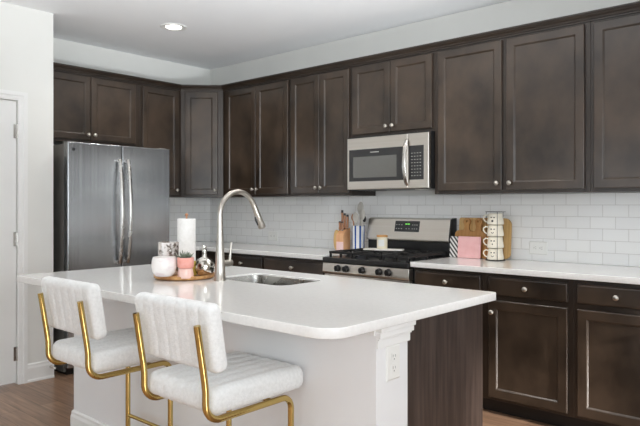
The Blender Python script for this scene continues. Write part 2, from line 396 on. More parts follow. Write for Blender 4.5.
# ------------------------------------------------------------------ cabinets
def knob(parent, x, z, y):
    mb = MB(); mb.lathe([(.0075, 0), (.006, .003), (.0052, .010), (.009, .014), (.0145, .019), (.0155, .024), (.0125, .029), (.006, .0315), (.001, .032)], (x, y, z), 18, axis='Y')
    return mb.build('knob', M['nickel'], parent, smooth=True)
def shaker(parent, x0, x1, z0, z1, y, name='door', knob_at=None, stile=.052, slab=False):
    """frame-and-panel front in the local XZ plane facing -Y, back face at y"""
    mb = MB(); f = lambda u, v_, dp: (u, y-dp, v_)
    if slab:
        st = ((0, 0), (0, .014), (.004, .0185), (.009, .0195), (.012, .0195))
    else:
        st = ((0, 0), (0, .0160), (.0035, .0195), (stile-.002, .0195), (stile+.0005, .0172), (stile+.002, .0172), (stile+.0075, .0095), (stile+.010, .0095))
    ringbox(mb, f, x0, x1, z0, z1, st)
    dd = mb.build(name, M['wood'], parent, bevel=.0008, seg=1)
    if knob_at: knob(dd, knob_at[0], knob_at[1], y-.0195)
    return dd
def cabinet(name, label, w, z0, z1, depth, fronts, loc=(0, 0, 0), rz=0, kick=False, group=None):
    t = thing(name, label, 'cabinet', loc, rz, group)
    MB().box(.0004, w-.0004, -depth, -.0012, z0, z1).build('body', M['wood_dark'], t, bevel=.0015, seg=1)
    if kick: MB().box(.0, w, -depth+.07, -.002, 0.001, z0-.0002).build('toe_kick', M['kick'], t)
    for fr in fronts:
        shaker(t, *fr[:4], -depth-.0004, name=fr[4], knob_at=fr[5], slab=fr[4] == 'drawer')
    return t
UD = .325; ZB = 1.373; ZT = 2.392; DZ0 = 1.395; DZ1 = 2.378; KZ = 1.44
def upper(label, x0, x1, doors, z0=ZB, dz0=DZ0, depth=UD, **k):
    fr = []
    for a, b, kx in doors: fr.append((a-x0, b-x0, dz0, DZ1, 'door', (kx-x0, dz0+.045) if kx else None))
    return cabinet('upper_cabinet', label, x1-x0, z0, ZT, depth, fr, (x0, -.001, 0), 0, **k)
upper('tall dark two-door wall cabinet next to the diagonal corner cabinet', .61, 1.515, [(.665, 1.085, 1.06), (1.09, 1.50, 1.115)])
upper('tall dark two-door wall cabinet immediately left of the microwave', 1.515, 2.19, [(1.535, 1.86, 1.835), (1.865, 2.175, 1.89)])
upper('short dark two-door cabinet directly above the microwave', 2.19, 2.95, [(2.215, 2.572, 2.545), (2.577, 2.935, 2.604)], z0=1.825, dz0=1.846)
upper('wide dark two-door wall cabinet immediately right of the microwave', 2.95, 4.02, [(2.985, 3.463, 3.435), (3.495, 3.988, 3.523)])
upper('dark wall cabinet at the right edge of the picture', 4.02, 5.1, [(4.042, 4.535, 4.508), (4.57, 5.06, 4.598)])
# diagonal corner cabinet
t = thing('upper_cabinet', 'dark diagonal corner wall cabinet with a single narrow door', 'cabinet', (.0, .0, 0))
MB().prism([(.0015, -.0015), (.0015, -.609), (.325, -.609), (.609, -.325), (.609, -.0015)], ZB, ZT).build('body', M['wood_dark'], t)
wd = math.hypot(.284, .284)
def diag_door(parent):
    c, s_ = math.cos(PI/4), math.sin(PI/4); ox, oy = .325, -.609
    mb = MB()
    def f(u, v_, dp): return (ox+u*c+dp*s_, oy+u*s_-dp*c, v_)
    stile = .052
    ringbox(mb, f, .04, wd-.05, DZ0, DZ1, ((0, .0005), (0, .0160), (.0035, .0195), (stile-.002, .0195), (stile+.0005, .0172), (stile+.002, .0172), (stile+.0075, .0095), (stile+.010, .0095)))
    dd = mb.build('door', M['wood'], parent, bevel=.0008, seg=1)
    kb = MB(); kb.lathe([(.0075, 0), (.006, .003), (.0052, .010), (.009, .014), (.0145, .019), (.0155, .024), (.0125, .029), (.006, .0315), (.001, .032)], (0, 0, 0), 18, axis='Y')
    for v_ in kb.bm.verts:
        x, y, z = v_.co; v_.co = Vector(f(wd-.078+x, KZ+z, .0195-y))
    kb.build('knob', M['nickel'], dd, smooth=True)
diag_door(t)
# left wall uppers (local x runs towards the corner)
cabinet('upper_cabinet', 'narrow tall dark wall cabinet between the refrigerator and the corner', .442, ZB, ZT, UD,
        [(.015, .405, DZ0, DZ1, 'door', (.375, KZ))], (.001, -1.053, 0), PI/2)
cabinet('upper_cabinet', 'short dark two-door cabinet above the refrigerator', .95, 1.818, ZT, UD,
        [(.04, .464, 1.842, DZ1, 'door', (.437, 1.888)), (.469, .895, 1.842, DZ1, 'door', (.496, 1.888))], (.001, -2.004, 0), PI/2)
# crown moulding following all wall cabinets
mb = MB()
pr = [(-.02, 2.3925), (.006, 2.3925), (.006, 2.402), (.014, 2.404), (.018, 2.415), (.030, 2.424), (.034, 2.432), (.040, 2.434), (.040, 2.444), (-.02, 2.444)]
P = [Vector(p) for p in ((.327, -2.005), (.327, -.61), (.611, -.327), (5.1, -.327))]
rings = []
for i, p in enumerate(P):
    ds = ([(P[i]-P[i-1]).normalized()] if i else [])+([(P[i+1]-P[i]).normalized()] if i < len(P)-1 else [])
    ns = [Vector((q.y, -q.x)) for q in ds]; n = sum(ns, Vector((0, 0)))
    n = n/ns[0].dot(n) if len(ns) == 2 else n
    rings.append(mb.ring([(p.x+n.x*a, p.y+n.y*a, b) for a, b in pr]))
mb.skin(rings)
tag(mb.build('crown_molding', M['wood_dark']), 'dark stepped crown moulding running along the tops of the wall cabinets', 'molding')

# base cabinets
BD = .60; BZ0 = .095; BZ1 = .879
def base(label, x0, x1, fronts, loc=None, rz=0):
    fr = []
    for kind, a, b, z0, z1, kn in fronts: fr.append((a-x0, b-x0, z0, z1, kind, (kn[0]-x0, kn[1]) if kn else None))
    return cabinet('base_cabinet', label, x1-x0, BZ0, BZ1, BD, fr, loc or (x0, -.001, 0), rz, kick=True)
DRW = (.745, .853); DOR = (.115, .712)
def drw(a, b): return ('drawer', a, b, *DRW, ((a+b)/2, .798))
base('dark base cabinet right of the range, drawers above doors', 2.957, 4.018,
     [drw(2.975, 3.452), drw(3.505, 3.987), ('door', 2.975, 3.452, *DOR, (3.43, .64)), ('door', 3.505, 3.987, *DOR, (3.522+.012, .64))])
base('dark base cabinet at the right edge of the picture, drawers above doors', 4.018, 5.1,
     [drw(4.042, 4.46), drw(4.60, 5.06), ('door', 4.042, 4.46, *DOR, (4.435, .64)), ('door', 4.60, 5.06, *DOR, (4.63, .64))])
base('dark base cabinet beside the left of the range with one wide drawer', 1.48, 2.172,
     [drw(1.495, 2.155), ('door', 1.495, 1.822, *DOR, (1.795, .64)), ('door', 1.828, 2.155, *DOR, (1.855, .64))])
base('dark base cabinet behind the faucet, second cabinet left of the range', .93, 1.48,
     [drw(.965, 1.465), ('door', .965, 1.465, *DOR, (1.43, .64))])
t = thing('base_cabinet', 'dark corner base cabinet behind the mercury glass bottle', 'cabinet', (0, 0, 0))
MB().prism([(.0015, -.002), (.0015, -.93), (.601, -.93), (.601, -.601), (.929, -.601), (.929, -.002)], BZ0, BZ1).build('body', M['wood_dark'], t)
MB().prism([(.003, -.003), (.003, -.93), (.53, -.93), (.53, -.53), (.929, -.53), (.929, -.003)], .001, BZ0-.0002).build('toe_kick', M['kick'], t)
fx = lambda u, v_, dp: (.6012+dp, u, v_)
mb = MB(); ringbox(mb, fx, -.915, -.66, .745, .853, ((0, 0), (0, .014), (.004, .0185), (.009, .0195), (.012, .0195))); mb.build('drawer', M['wood'], t)
mb = MB(); ringbox(mb, fx, -.915, -.66, .115, .712, ((0, 0), (0, .0165), (.003, .0195), (.048, .0195), (.052, .0175), (.061, .0115), (.064, .0105))); mb.build('door', M['wood'], t)

# countertops
def slab(name, poly, z0, z1, hole=None, bev=.003):
    cu = bpy.data.curves.new(name, 'CURVE'); cu.dimensions = '2D'; cu.fill_mode = 'BOTH'
    for pl in [poly]+([hole] if hole else []):
        sp = cu.splines.new('POLY'); sp.points.add(len(pl)-1); sp.use_cyclic_u = True
        for q, (x, y) in zip(sp.points, pl): q.co = (x, y, 0, 1)
    cu.extrude = (z1-z0)/2-bev; cu.bevel_depth = bev; cu.bevel_resolution = 2; cu.offset = -bev
    tmp = bpy.data.objects.new('tmp', cu); COL.objects.link(tmp)
    bpy.context.view_layer.update()
    me = bpy.data.meshes.new_from_object(tmp.evaluated_get(bpy.context.evaluated_depsgraph_get()))
    bpy.data.objects.remove(tmp); bpy.data.curves.remove(cu)
    me.transform(Matrix.Translation((0, 0, (z0+z1)/2))); me.materials.clear(); me.materials.append(M['quartz'])
    o = bpy.data.objects.new(name, me); COL.objects.link(o)
    me.name = name
    for p in me.polygons: p.use_smooth = True
    me.set_sharp_from_angle(angle=math.radians(50))
    return o
CT0, CT1 = .8795, .914
tag(slab('countertop', [(.001, -.0005), (.001, -1.0), (.645, -1.0), (.645, -.645), (2.176, -.645), (2.176, -.0005)], CT0, CT1), 'white quartz countertop in the far corner left of the range', 'countertop')
tag(slab('countertop', [(2.953, -.0005), (2.953, -.645), (5.1, -.645), (5.1, -.0005)], CT0, CT1), 'white quartz countertop along the wall right of the range', 'countertop')

# ------------------------------------------------------------------ island
IX0, IX1, IY0, IY1 = 1.79, 4.05, -2.745, -1.625
t = thing('kitchen_island', 'white and dark wood kitchen island body under the long quartz top', 'island', (0, 0, 0))
KX0, KX1, KY0, KY1 = 1.905, 4.02, -2.475, -2.285
MB().box(KX0, KX1, KY0, KY1, .001, CT0-.0005).build('knee_wall', M['island_paint'], t, bevel=.002)
bb = baseboard('base_trim', [(KX0, KY1), (KX0, KY0), (KX1, KY0), (KX1, KY1)][::-1], .14, M['trim']); bb.parent = t
mb = MB(); mb.box(KX0+.02, KX1-.002, KY0-.008, KY0+.002, .852, CT0-.0006); mb.build('top_rail', M['trim'], t, bevel=.001)
# stepped cap under the counter at the end post
mb = MB()
for a, b, o_ in ((.862, CT0-.0007, .022), (.842, .862, .017), (.835, .842, .011), (.806, .835, .007)):
    mb.box(KX1-.012, KX1+o_, KY0+.0005, KY1+o_, a, b)
mb.build('post_cap', M['trim'], t, bevel=.002)
mb = MB()                                              # carcass panels, hollow under the sink
mb.box(3.983, 4.003, KY1+.0005, -1.672, .095, CT0-.0008); mb.box(1.95, 1.97, KY1+.0005, -1.672, .095, CT0-.0008)
mb.box(1.9705, 3.9825, KY1+.0005, KY1+.018, .095, CT0-.0008); mb.box(1.9705, 3.9825, -1.69, -1.672, .095, CT0-.0008)
mb.box(1.9705, 3.9825, KY1+.0185, -1.6905, .095, .113)
mb.build('cabinet_body', M['wood_grain'], t, bevel=.0015)
MB().box(1.96, 3.99, KY1+.001, -1.74, .001, .0945).build('toe_kick', M['kick'], t)
# doors on the kitchen side of the island
for i in range(4):
    x0 = 1.97+i*.507; x1 = x0+.497
    mb = MB(); f = lambda u, v_, dp: (u, -1.6718+dp, v_)
    ringbox(mb, f, x0, x1, .115, .855, ((0, 0), (0, .0165), (.003, .0195), (.048, .0195), (.052, .0175), (.061, .0115), (.064, .0105)))
    mb.build('door', M['wood'], t)
def outlet(label, loc, rz, horizontal=False):
    """duplex receptacle; horizontal=True lies on its side"""
    o = thing('outlet', label, 'outlet', loc, rz)
    w_, h_ = (.128, .088) if horizontal else (.080, .120)
    mb = MB(); f = lambda u, v_, dp: (u, -dp, v_)
    ringbox(mb, f, -w_/2, w_/2, -h_/2, h_/2, ((0, 0), (0, .003), (.005, .006), (.006, .006)))
    mb.build('cover_plate', M['outlet'], o)
    def sw(u, v_): return (v_, u) if horizontal else (u, v_)
    for g in (.0205, -.0205):
        pl = [sw(u, v_) for u, v_ in rrect(-.0165, .0165, g-.0145, g+.0145, .007)]
        fc = MB().prism(pl, -.0075, -.005, 'XZ').build('receptacle', M['outlet'], o)
        for (u0, u1, v0, v1) in ((-.008, -.0055, g-.001, g+.009), (.0055, .008, g-.001, g+.008), (-.0025, .0025, g-.010, g-.005)):
            p, q = sw(u0, v0), sw(u1, v1)
            MB().box(p[0], q[0], -.0082, -.0074, p[1], q[1]).build('slot', M['slot'], fc)
    return o
outlet('white outlet on the end post of the island', (KX1+.0003, -2.381, .745), PI/2)
outlet('white outlet on the tile wall right of the mugs', (3.573, -.0095, 1.003), 0, True)
outlet('white outlet on the tile wall behind the faucet', (.975, -.0095, 1.0), 0, True)
SK = (2.69, 3.20, -2.11, -1.80)
ct = slab('countertop', rrect(IX0, IX1, IY0, IY1, [.02, .02, .02, .09], 10), CT0, CT1, hole=rrect(*SK, .06, 8))
tag(ct, 'long white quartz island countertop with rounded corner and sink opening', 'countertop')
# undermount sink
mb = MB(); n = 8
rr = []
for ins, z, r in ((.0010, .9045, .059), (.0016, .9040, .0585), (.004, .86, .058), (.008, .70, .055), (.03, .678, .045), (.2, .672, .03)):
    ins2 = min(ins, .14)
    rr.append(mb.ring([(x, y, z) for x, y in rrect(SK[0]+ins2, SK[1]-ins2, SK[2]+ins2, SK[3]-ins2, r, n)]))
mb.skin(rr, True, False, True)
t = tag(mb.build('sink', M['sink'], smooth=True), 'stainless undermount sink basin set into the island countertop', 'sink')
sm = t.modifiers.new('thick', 'SOLIDIFY'); sm.thickness = .0015; sm.offset = -1
MB().lathe([(.03, 0), (.042, .002), (.038, .005), (.02, .004)], (2.945, -1.955, .672), 20).build('drain', M['nickel'], t, smooth=True)
# faucet
t = thing('faucet', 'tall brushed nickel gooseneck faucet on the island countertop', 'faucet', (2.815, -2.165, CT1))
mb = MB(); mb.lathe([(.031, .0003), (.031, .004), (.0285, .007), (.0262, .06), (.0225, .12), (.0180, .2), (.0150, .27), (.0137, .325)], (0, 0, 0), 24); mb.build('body', M['nickel'], t, smooth=True)
ac = arc((.120, .330), .120, PI, PI*.13, 24, lambda y, z: (0, y, z))
mb = MB(); mb.tube([(0, 0, .322)]+ac, .0135, 16)
mb.build('spout', M['nickel'], t, smooth=True)
e = Vector(ac[-1]); dr = (e-Vector(ac[-2])).normalized()
mb = MB(); q = [e+dr*k for k in (-.002, .0, .018, .019, .06, .122, .132)]
mb.tube(q, [.0140, .0150, .0155, .0145, .0175, .0215, .0195], 18)
h = mb.build('spray_head', M['nickel'], t, smooth=True)
c0 = e+dr*.06; mb = MB(); mb.tube([c0+Vector((0, -.017, -.006)), c0+dr*.02+Vector((0, -.021, -.006)), c0+dr*.05+Vector((0, -.02, -.006))], [.004, .006, .004], 8); mb.build('spray_button', M['black'], h, smooth=True)
mb = MB(); mb.tube([(0, .015, .085), (0, .055, .085), (0, .074, .085)], [.017, .0175, .0165], 16); hh = mb.build('valve', M['nickel'], t, smooth=True)
mb = MB(); mb.tube([(0, .060, .088), (.0, .066, .12), (.0, .071, .16), (.0, .074, .190)], [.0085, .007, .006, .0055], 10); mb.build('lever', M['nickel'], hh, smooth=True)

# ------------------------------------------------------------------ refrigerator
FX, FY0, FY1, FZ = .748, -1.938, -1.03, 1.776
t = thing('refrigerator', 'stainless steel french door refrigerator below the short left cabinets', 'refrigerator', (0, 0, 0))
MB().box(.03, FX-.075, FY0+.004, FY1-.026, .02, FZ-.012).build('body', M['fridge_side'], t, bevel=.004)
YM = (FY0+FY1)/2
def hbow(mb, p0, p1, out, r, n=20, flat=1):
    pts = []
    for i in range(n+1):
        s_ = i/n; pts.append(Vector(p0).lerp(Vector(p1), s_)+Vector(out)*(.62+.38*math.sin(PI*s_)) if 0 < i < n else Vector(p0 if i == 0 else p1))
    return pts
for k, (a, b) in enumerate(((FY0, YM-.0025), (YM+.0025, FY1))):
    dd = MB().box(FX-.07, FX, a, b, .70, FZ).build('door', M['steel_v'], t, bevel=.006, seg=3)
    yc = YM-.037 if k == 0 else YM+.037
    p = [Vector((FX-.002, yc, 1.655)), Vector((FX+.03, yc, 1.652))]
    for i in range(17):
        s_ = i/16; p.append(Vector((FX+.036+.030*math.sin(PI*s_), yc, 1.635-(1.635-.86)*s_)))
    p += [Vector((FX+.03, yc, .842)), Vector((FX-.002, yc, .838))]
    MB().tube(p, [.015, .016]+[.0155+.002*math.sin(PI*i/16) for i in range(17)]+[.016, .015], 12).build('handle', M['steel'], dd, smooth=True)
dd = MB().box(FX-.07, FX, FY0, FY1, .06, .692).build('freezer_drawer', M['steel_v'], t, bevel=.006, seg=3)
MB().tube([(FX, FY0+.08, .63), (FX+.045, FY0+.085, .63), (FX+.055, YM, .63), (FX+.045, FY1-.085, .63), (FX, FY1-.08, .63)], .013, 12).build('handle', M['steel'], dd, smooth=True)
MB().box(.06, FX-.06, FY0+.02, FY1-.02, .001, .06).build('base_grille', M['kick'], t)
MB().lathe([(.013, 0), (.013, .002), (.011, .003)], (FX, FY0+.045, FZ-.055), 20, axis='X').build('badge', M['dark_grey'], t)
for yy in (FY0+.05, FY1-.05): MB().box(FX-.13, FX-.03, yy-.03, yy+.03, FZ-.012, FZ+.010).build('hinge_cover', M['fridge_side'], t, bevel=.004)

# ------------------------------------------------------------------ microwave
MX0, MX1, MZ0, MZ1, MY = 2.213, 2.950, 1.412, 1.812, -.40
t = thing('microwave', 'stainless over-the-range microwave mounted under the short cabinet', 'microwave', (0, 0, 0))
MB().box(MX0-.006, MX1-.002, -.375, -.012, MZ0, 1.8235).build('body', M['black'], t, bevel=.003)
XS = 2.775
f = lambda u, v_, dp: (u, -.3755-dp, v_)
mb = MB(); ringbox(mb, f, MX0, XS-.001, MZ0+.004, MZ1, ((0, 0), (0, .028), (.004, .033), (.006, .033))); dd = mb.build('door', M['steel_h'], t, bevel=.001)
mb = MB(); ringbox(mb, f, MX0+.022, XS-.035, 1.478, 1.722, ((0, .0331), (0, .0345), (.004, .0350))); wn = mb.build('door_glass', M['black_glass'], dd)
mb = MB(); ringbox(mb, f, MX0+.062, XS-.095, 1.505, 1.665, ((0, .0351), (0, .0356), (.002, .0358))); mb.build('viewing_window', M['window_glass'], wn)
mb = MB(); ringbox(mb, f, XS+.001, MX1, MZ0+.004, MZ1, ((0, 0), (0, .028), (.004, .033), (.006, .033))); pn = mb.build('control_panel', M['steel_h'], t, bevel=.001)
mb = MB(); ringbox(mb, f, XS+.012, MX1-.040, 1.478, 1.722, ((0, .0331), (0, .0345), (.004, .0350))); pg = mb.build('keypad', M['black_glass'], pn)
mb = MB()
for r_ in range(8):
    for c_ in range(4):
        x = XS+.038+c_*.0235; z = 1.668-r_*.023
        mb.box(x-.005, x+.005, -.3755-.0358, -.3755-.0350, z-.0022, z+.0022)
mb.build('key_labels', M['button'], pg)
MB().box(2.44, 2.52, -.3755-.0357, -.3755-.035, 1.693, 1.699).build('nameplate', M['button'], wn)
hp = []
for i in range(15):
    s_ = i/14; hp.append((XS-.006, -.408-.042*math.sin(PI*s_)**.7 if 0 < i < 14 else -.406, 1.77-.335*s_))
mb = MB(); rings = []
for i, p in enumerate(hp):
    rings.append(mb.ring([(p[0]+.015*math.cos(a), p[1]+.006*math.sin(a)-.002, p[2]) for a in [2*PI*k/14 for k in range(14)]]))
mb.skin(rings); mb.build('handle', M['steel'], dd, smooth=True)
MB().box(MX0+.01, MX0+.20, -.36, -.16, MZ0-.004, MZ0-.0002).build('vent_grille', M['dark_grey'], t)
MB().box(MX1-.16, MX1-.06, -.34, -.26, MZ0-.003, MZ0-.0002).build('work_light', M['outlet'], t)

# ------------------------------------------------------------------ gas range
RX0, RX1 = 2.180, 2.949
t = thing('gas_range', 'stainless and black gas range between the wall countertops', 'stove', (0, 0, 0))
MB().box(RX0+.002, RX1-.002, -.60, -.02, .02, .866).build('body', M['black'], t, bevel=.002)
# front rail with knobs, slanted
mb = MB(); mb.prism([(-.602, .787), (-.652, .787), (-.662, .80), (-.655, .864), (-.602, .864)], RX0, RX1, 'YZ'); cp = mb.build('control_rail', M['steel_h'], t, bevel=.002)
for x in (2.33, 2.408, 2.556, 2.706, 2.784):
    kb = MB(); kb.lathe([(.026, 0), (.025, .004), (.022, .006), (.021, .024), (.017, .028), (.002, .029)], (x, -.6585, .83), 20, axis='Y')
    kb.box(x-.0045, x+.0045, -.6585-.037, -.6585-.02, .811, .849)
    kb.build('knob', M['black'], cp, smooth=True)
MB().box(RX0, RX1, -.664, -.098, .867, .905).build('cooktop', M['black'], t, bevel=.006, seg=3)
# burners
for bx_, by in ((2.33, -.50), (2.33, -.24), (2.80, -.50), (2.80, -.24), (2.565, -.37)):
    mb = MB(); mb.lathe([(.05, 0), (.048, .006), (.036, .008), (.036, .014), (.028, .018), (.002, .019)], (bx_, by, .9052), 22); mb.build('burner', M['iron'], t, smooth=True)
# grates: three cast iron frames
for gx0, gx1 in ((RX0+.03, 2.432), (2.438, 2.692), (2.698, RX1-.03)):
    mb = MB(); z0, z1 = .932, .950
    for (a, b, c, d_) in ((gx0, gx1, -.62, -.606), (gx0, gx1, -.134, -.12), (gx0, gx0+.012, -.606, -.134), (gx1-.012, gx1, -.606, -.134), (gx0+.012, gx1-.012, -.377, -.363)):
        mb.box(a, b, c, d_, z0, z1)
    xm = (gx0+gx1)/2
    mb.box(xm-.006, xm+.006, -.606, -.54, z0, z1+.003); mb.box(xm-.006, xm+.006, -.20, -.134, z0, z1+.003); mb.box(xm-.006, xm+.006, -.46, -.28, z0, z1+.003)
    for yy in (-.50, -.24):
        mb.box(gx0+.012, gx0+.07, yy-.006, yy+.006, z0, z1+.003); mb.box(gx1-.07, gx1-.012, yy-.006, yy+.006, z0, z1+.003)
    for xx in (gx0+.01, xm, gx1-.01):
        for yy in (-.613, -.37, -.127): mb.box(xx-.008, xx+.008, yy-.006, yy+.006, .9053, z0+.001)
    mb.build('grate', M['iron'], t, bevel=.002)
# backguard
MB().box(RX0+.002, RX1-.002, -.095, -.012, .867, 1.016).build('backguard_base', M['black'], t, bevel=.003)
mb = MB(); mb.prism([(-.012, 1.0165), (-.112, 1.0165), (-.118, 1.035), (-.085, 1.188), (-.060, 1.196), (-.012, 1.196)], RX0, RX1-.012, 'YZ'); bg_ = mb.build('backguard', M['steel_h'], t, bevel=.003)
MB().prism([(-.010, 1.0165), (-.108, 1.0165), (-.114, 1.035), (-.083, 1.188), (-.058, 1.198), (-.010, 1.198)], RX1-.0115, RX1, 'YZ').build('end_cap', M['black'], t)
def slant(z): return -.118+(z-1.035)/(1.188-1.035)*.033
mb = MB(); f = lambda u, v_, dp: (u, slant(v_)-dp, v_)
ringbox(mb, f, 2.450, 2.677, 1.088, 1.172, ((0, -.002), (0, .001), (.003, .0015))); dp_ = mb.build('display', M['dark_grey'], bg_)
mb = MB()
for x in (2.549, 2.559, 2.571, 2.581): mb.box(x, x+.006, slant(1.148)-.0030, slant(1.148)-.0018, 1.143, 1.153)
mb.build('clock_digits', M['digits'], dp_)
for r_ in range(2):
    for x in (2.467, 2.49, 2.515, 2.615, 2.635, 2.655, 2.56, 2.585):
        z = 1.142-r_*.03
        if r_ == 0 and 2.535 < x < 2.60: continue
        MB().box(x-.005, x+.005, slant(z)-.0030, slant(z)-.0012, z-.003, z+.003).build('button', M['button'], dp_)
od = MB().box(RX0+.006, RX1-.006, -.645, -.6005, .20, .782).build('oven_door', M['steel_h'], t, bevel=.004)
MB().box(RX0+.12, RX1-.12, -.648, -.6452, .36, .62).build('oven_glass', M['black_glass'], od)
MB().tube([(RX0+.06, -.645, .735), (RX0+.06, -.69, .735), (RX1-.06, -.69, .735), (RX1-.06, -.645, .735)], .011, 12).build('handle', M['steel'], od, smooth=True)
MB().box(RX0+.006, RX1-.006, -.64, -.6005, .03, .195).build('drawer', M['steel_h'], t, bevel=.004)

# ------------------------------------------------------------------ bar stools
def rounded_pad(w_, d_, h_, r, ch, groove=.006, crown=0.0):
    """soft cushion: rounded box with n channels running along local Y (top and bottom), width along X"""
    bm = bmesh.new()
    def steps(L_):
        n_in = max(int((L_-2*r)/.008), 2)
        a = [-L_/2+r*(1-math.cos(PI/2*i/5)) for i in range(5)]
        mid = [-L_/2+r+(L_-2*r)*i/n_in for i in range(n_in+1)]
        return a+mid+[-q for q in reversed(a)]
    X, Y, Z = steps(w_), steps(d_), steps(h_)
    cache = {}
    def vert(x, y, z):
        k = (round(x, 6), round(y, 6), round(z, 6))
        if k in cache: return cache[k]
        c = Vector((max(min(x, w_/2-r), -w_/2+r), max(min(y, d_/2-r), -d_/2+r), max(min(z, h_/2-r), -h_/2+r)))
        v = Vector((x, y, z))-c
        p = c+(v.normalized()*r if v.length > 1e-9 else v)
        cell = w_/ch; ph = ((x+w_/2) % cell)/cell
        g_ = math.exp(-((min(ph, 1-ph)*cell)/.009)**2) if .5*cell < x+w_/2 < w_-.5*cell else 0
        nrm = v.normalized() if v.length > 1e-9 else Vector((0, 0, 0))
        edge = 1 if abs(nrm.x) < .6 else 0
        p -= Vector((0, nrm.y*.35, nrm.z*abs(nrm.z)))*g_*groove*edge
        if z > 0: p.z += crown*(1-(2*y/d_)**2)
        cache[k] = bm.verts.new(p); return cache[k]
    def face(A, B, fn, flip):
        for i in range(len(A)-1):
            for j in range(len(B)-1):
                q = [fn(A[i], B[j]), fn(A[i+1], B[j]), fn(A[i+1], B[j+1]), fn(A[i], B[j+1])]
                vs = [vert(*t_) for t_ in q]
                if len(set(vs)) == 4:
                    try: bm.faces.new(vs[::-1] if flip else vs)
                    except ValueError: pass
    face(X, Y, lambda a, b: (a, b, h_/2), False); face(X, Y, lambda a, b: (a, b, -h_/2), True)
    face(X, Z, lambda a, b: (a, -d_/2, b), False); face(X, Z, lambda a, b: (a, d_/2, b), True)
    face(Y, Z, lambda a, b: (w_/2, a, b), False); face(Y, Z, lambda a, b: (-w_/2, a, b), True)
    mb = MB(); mb.bm.free(); mb.bm = bm; return mb
def make_stool(label, x):
    # local origin: floor, centre between the side tubes, y=0 at world y -2.70
    t = thing('bar_stool', label, 'bar stool', (x, -2.70, 0), 0, 'bar stools at the island')
    R = .0115; hw = .174
    m = rounded_pad(.385, .44, .088, .034, 7, crown=.004)
    for v in m.bm.verts: v.co += Vector((0, -.004, .658))
    m.build('seat', M['boucle'], t, smooth=True, sharp=180)
    m = rounded_pad(.440, .228, .058, .024, 7, .0035)       # lies flat, stand it up
    tilt = math.radians(9)
    rot = Matrix.Rotation(PI/2+tilt, 4, 'X')
    for v in m.bm.verts: v.co = rot @ v.co + Vector((-.010, -.210, .868))
    m.build('backrest', M['boucle'], t, smooth=True, sharp=180)
    for s_ in (-1, 1):
        X = s_*hw
        pts = [(X, -.272, .915), (X, -.253, .80), (X, -.243, .74), (X, -.238, .70)]
        pts += arc((-.178, .66), .06, PI, 1.5*PI, 8, lambda y, z: (X, y, z))
        pts += [(X, -.05, .60)]
        pts += arc((.105, .555), .045, PI/2, 0, 8, lambda y, z: (X, y, z))
        pts += [(X, .15, .30), (X, .15, .065)]
        pts += arc((.10, .0625), .05, 0, -PI/2, 8, lambda y, z: (X, y, z))
        pts += [(X, -.20, .0125)]
        MB().tube(pts, R, 14).build('side_frame', M['brass'], t, smooth=True)
    MB().tube([(-hw, .15, .285), (hw, .15, .285)], .0085, 12).build('footrest', M['brass'], t, smooth=True)
    MB().tube([(-hw, -.20, .0125), (hw, -.20, .0125)], R, 12).build('rear_rail', M['brass'], t, smooth=True)
    MB().tube([(-hw, .06, .600), (hw, .06, .600)], .008, 10).build('seat_bar', M['brass'], t, smooth=True)
    for s_ in (-1, 1):
        for z in (.87, .80):
            yy = -.262+(.905-z)*.165
            MB().lathe([(.0045, 0), (.0045, .004), (.002, .006)], (s_*hw, yy-.0105+.0, z), 10, axis='Y').build('screw', M['brass'], t, smooth=True)
    return t
s1 = make_stool('white boucle bar stool with brass frame, the nearer one on the right', 3.516)
dup(s1, (3.516-.748, -2.70, 0), 0, 'white boucle bar stool with brass frame, the farther one nearest the door')

# ------------------------------------------------------------------ things on the island
TR = (2.58, -2.21)
mb = MB(); mb.lathe([(.135, 0), (.150, .003), (.157, .010), (.158, .022), (.153, .022), (.150, .013), (.02, .012), (.001, .012)], (0, 0, 0), 48)
o = mb.build('serving_tray', M['acacia'], smooth=True); o.location = (*TR, CT1+.0004)
tag(o, 'round wooden serving tray on the island beside the faucet', 'tray')
ZTY = CT1+.0128
o = MB().lathe([(.034, 0), (.042, .002), (.057, .022), (.0625, .05), (.061, .078), (.057, .093), (.055, .097), (.054, .094), (.059, .075), (.06, .05), (.05, .02), (.01, .008), (.001, .008)], (0, 0, 0), 36).build('bowl', M['marble'], smooth=True)
o.location = (2.606, -2.354, CT1+.0226); tag(o, 'round white and pink marbled bowl vase at the left of the wooden tray', 'bowl')
t = thing('candle_holder', 'tall marbled silvery glass candle holder behind the pink marbled bowl', 'candle holder', (2.493, -2.250, ZTY+.0008))
MB().lathe([(.048, 0), (.052, .003), (.0555, .172), (.053, .172), (.0475, .008), (.001, .006)], (0, 0, 0), 32).build('glass', M['votive'], t, smooth=True)
MB().lathe([(.044, .0085), (.0455, .012), (.0455, .09), (.04, .094), (.001, .092)], (0, 0, 0), 24).build('candle', M['wax'], t, smooth=True)
t = thing('potted_succulent', 'small succulent in a two-tier coral and blush pot on the tray', 'plant', (2.684, -2.279, ZTY))
MB().lathe([(.030, 0), (.038, .001), (.040, .008), (.040, .02), (.036, .042), (.032, .05), (.001, .05)], (0, 0, 0), 30).build('pot_base', M['blush'], t, smooth=True)
MB().lathe([(.030, .0502), (.036, .052), (.041, .060), (.042, .104), (.039, .104), (.038, .09), (.001, .088)], (0, 0, 0), 30).build('pot', M['coral'], t, smooth=True)
MB().lathe([(.0372, .0885), (.034, .096), (.001, .098)], (0, 0, 0), 20).build('soil', M['soil'], t, smooth=True)
mb = MB()
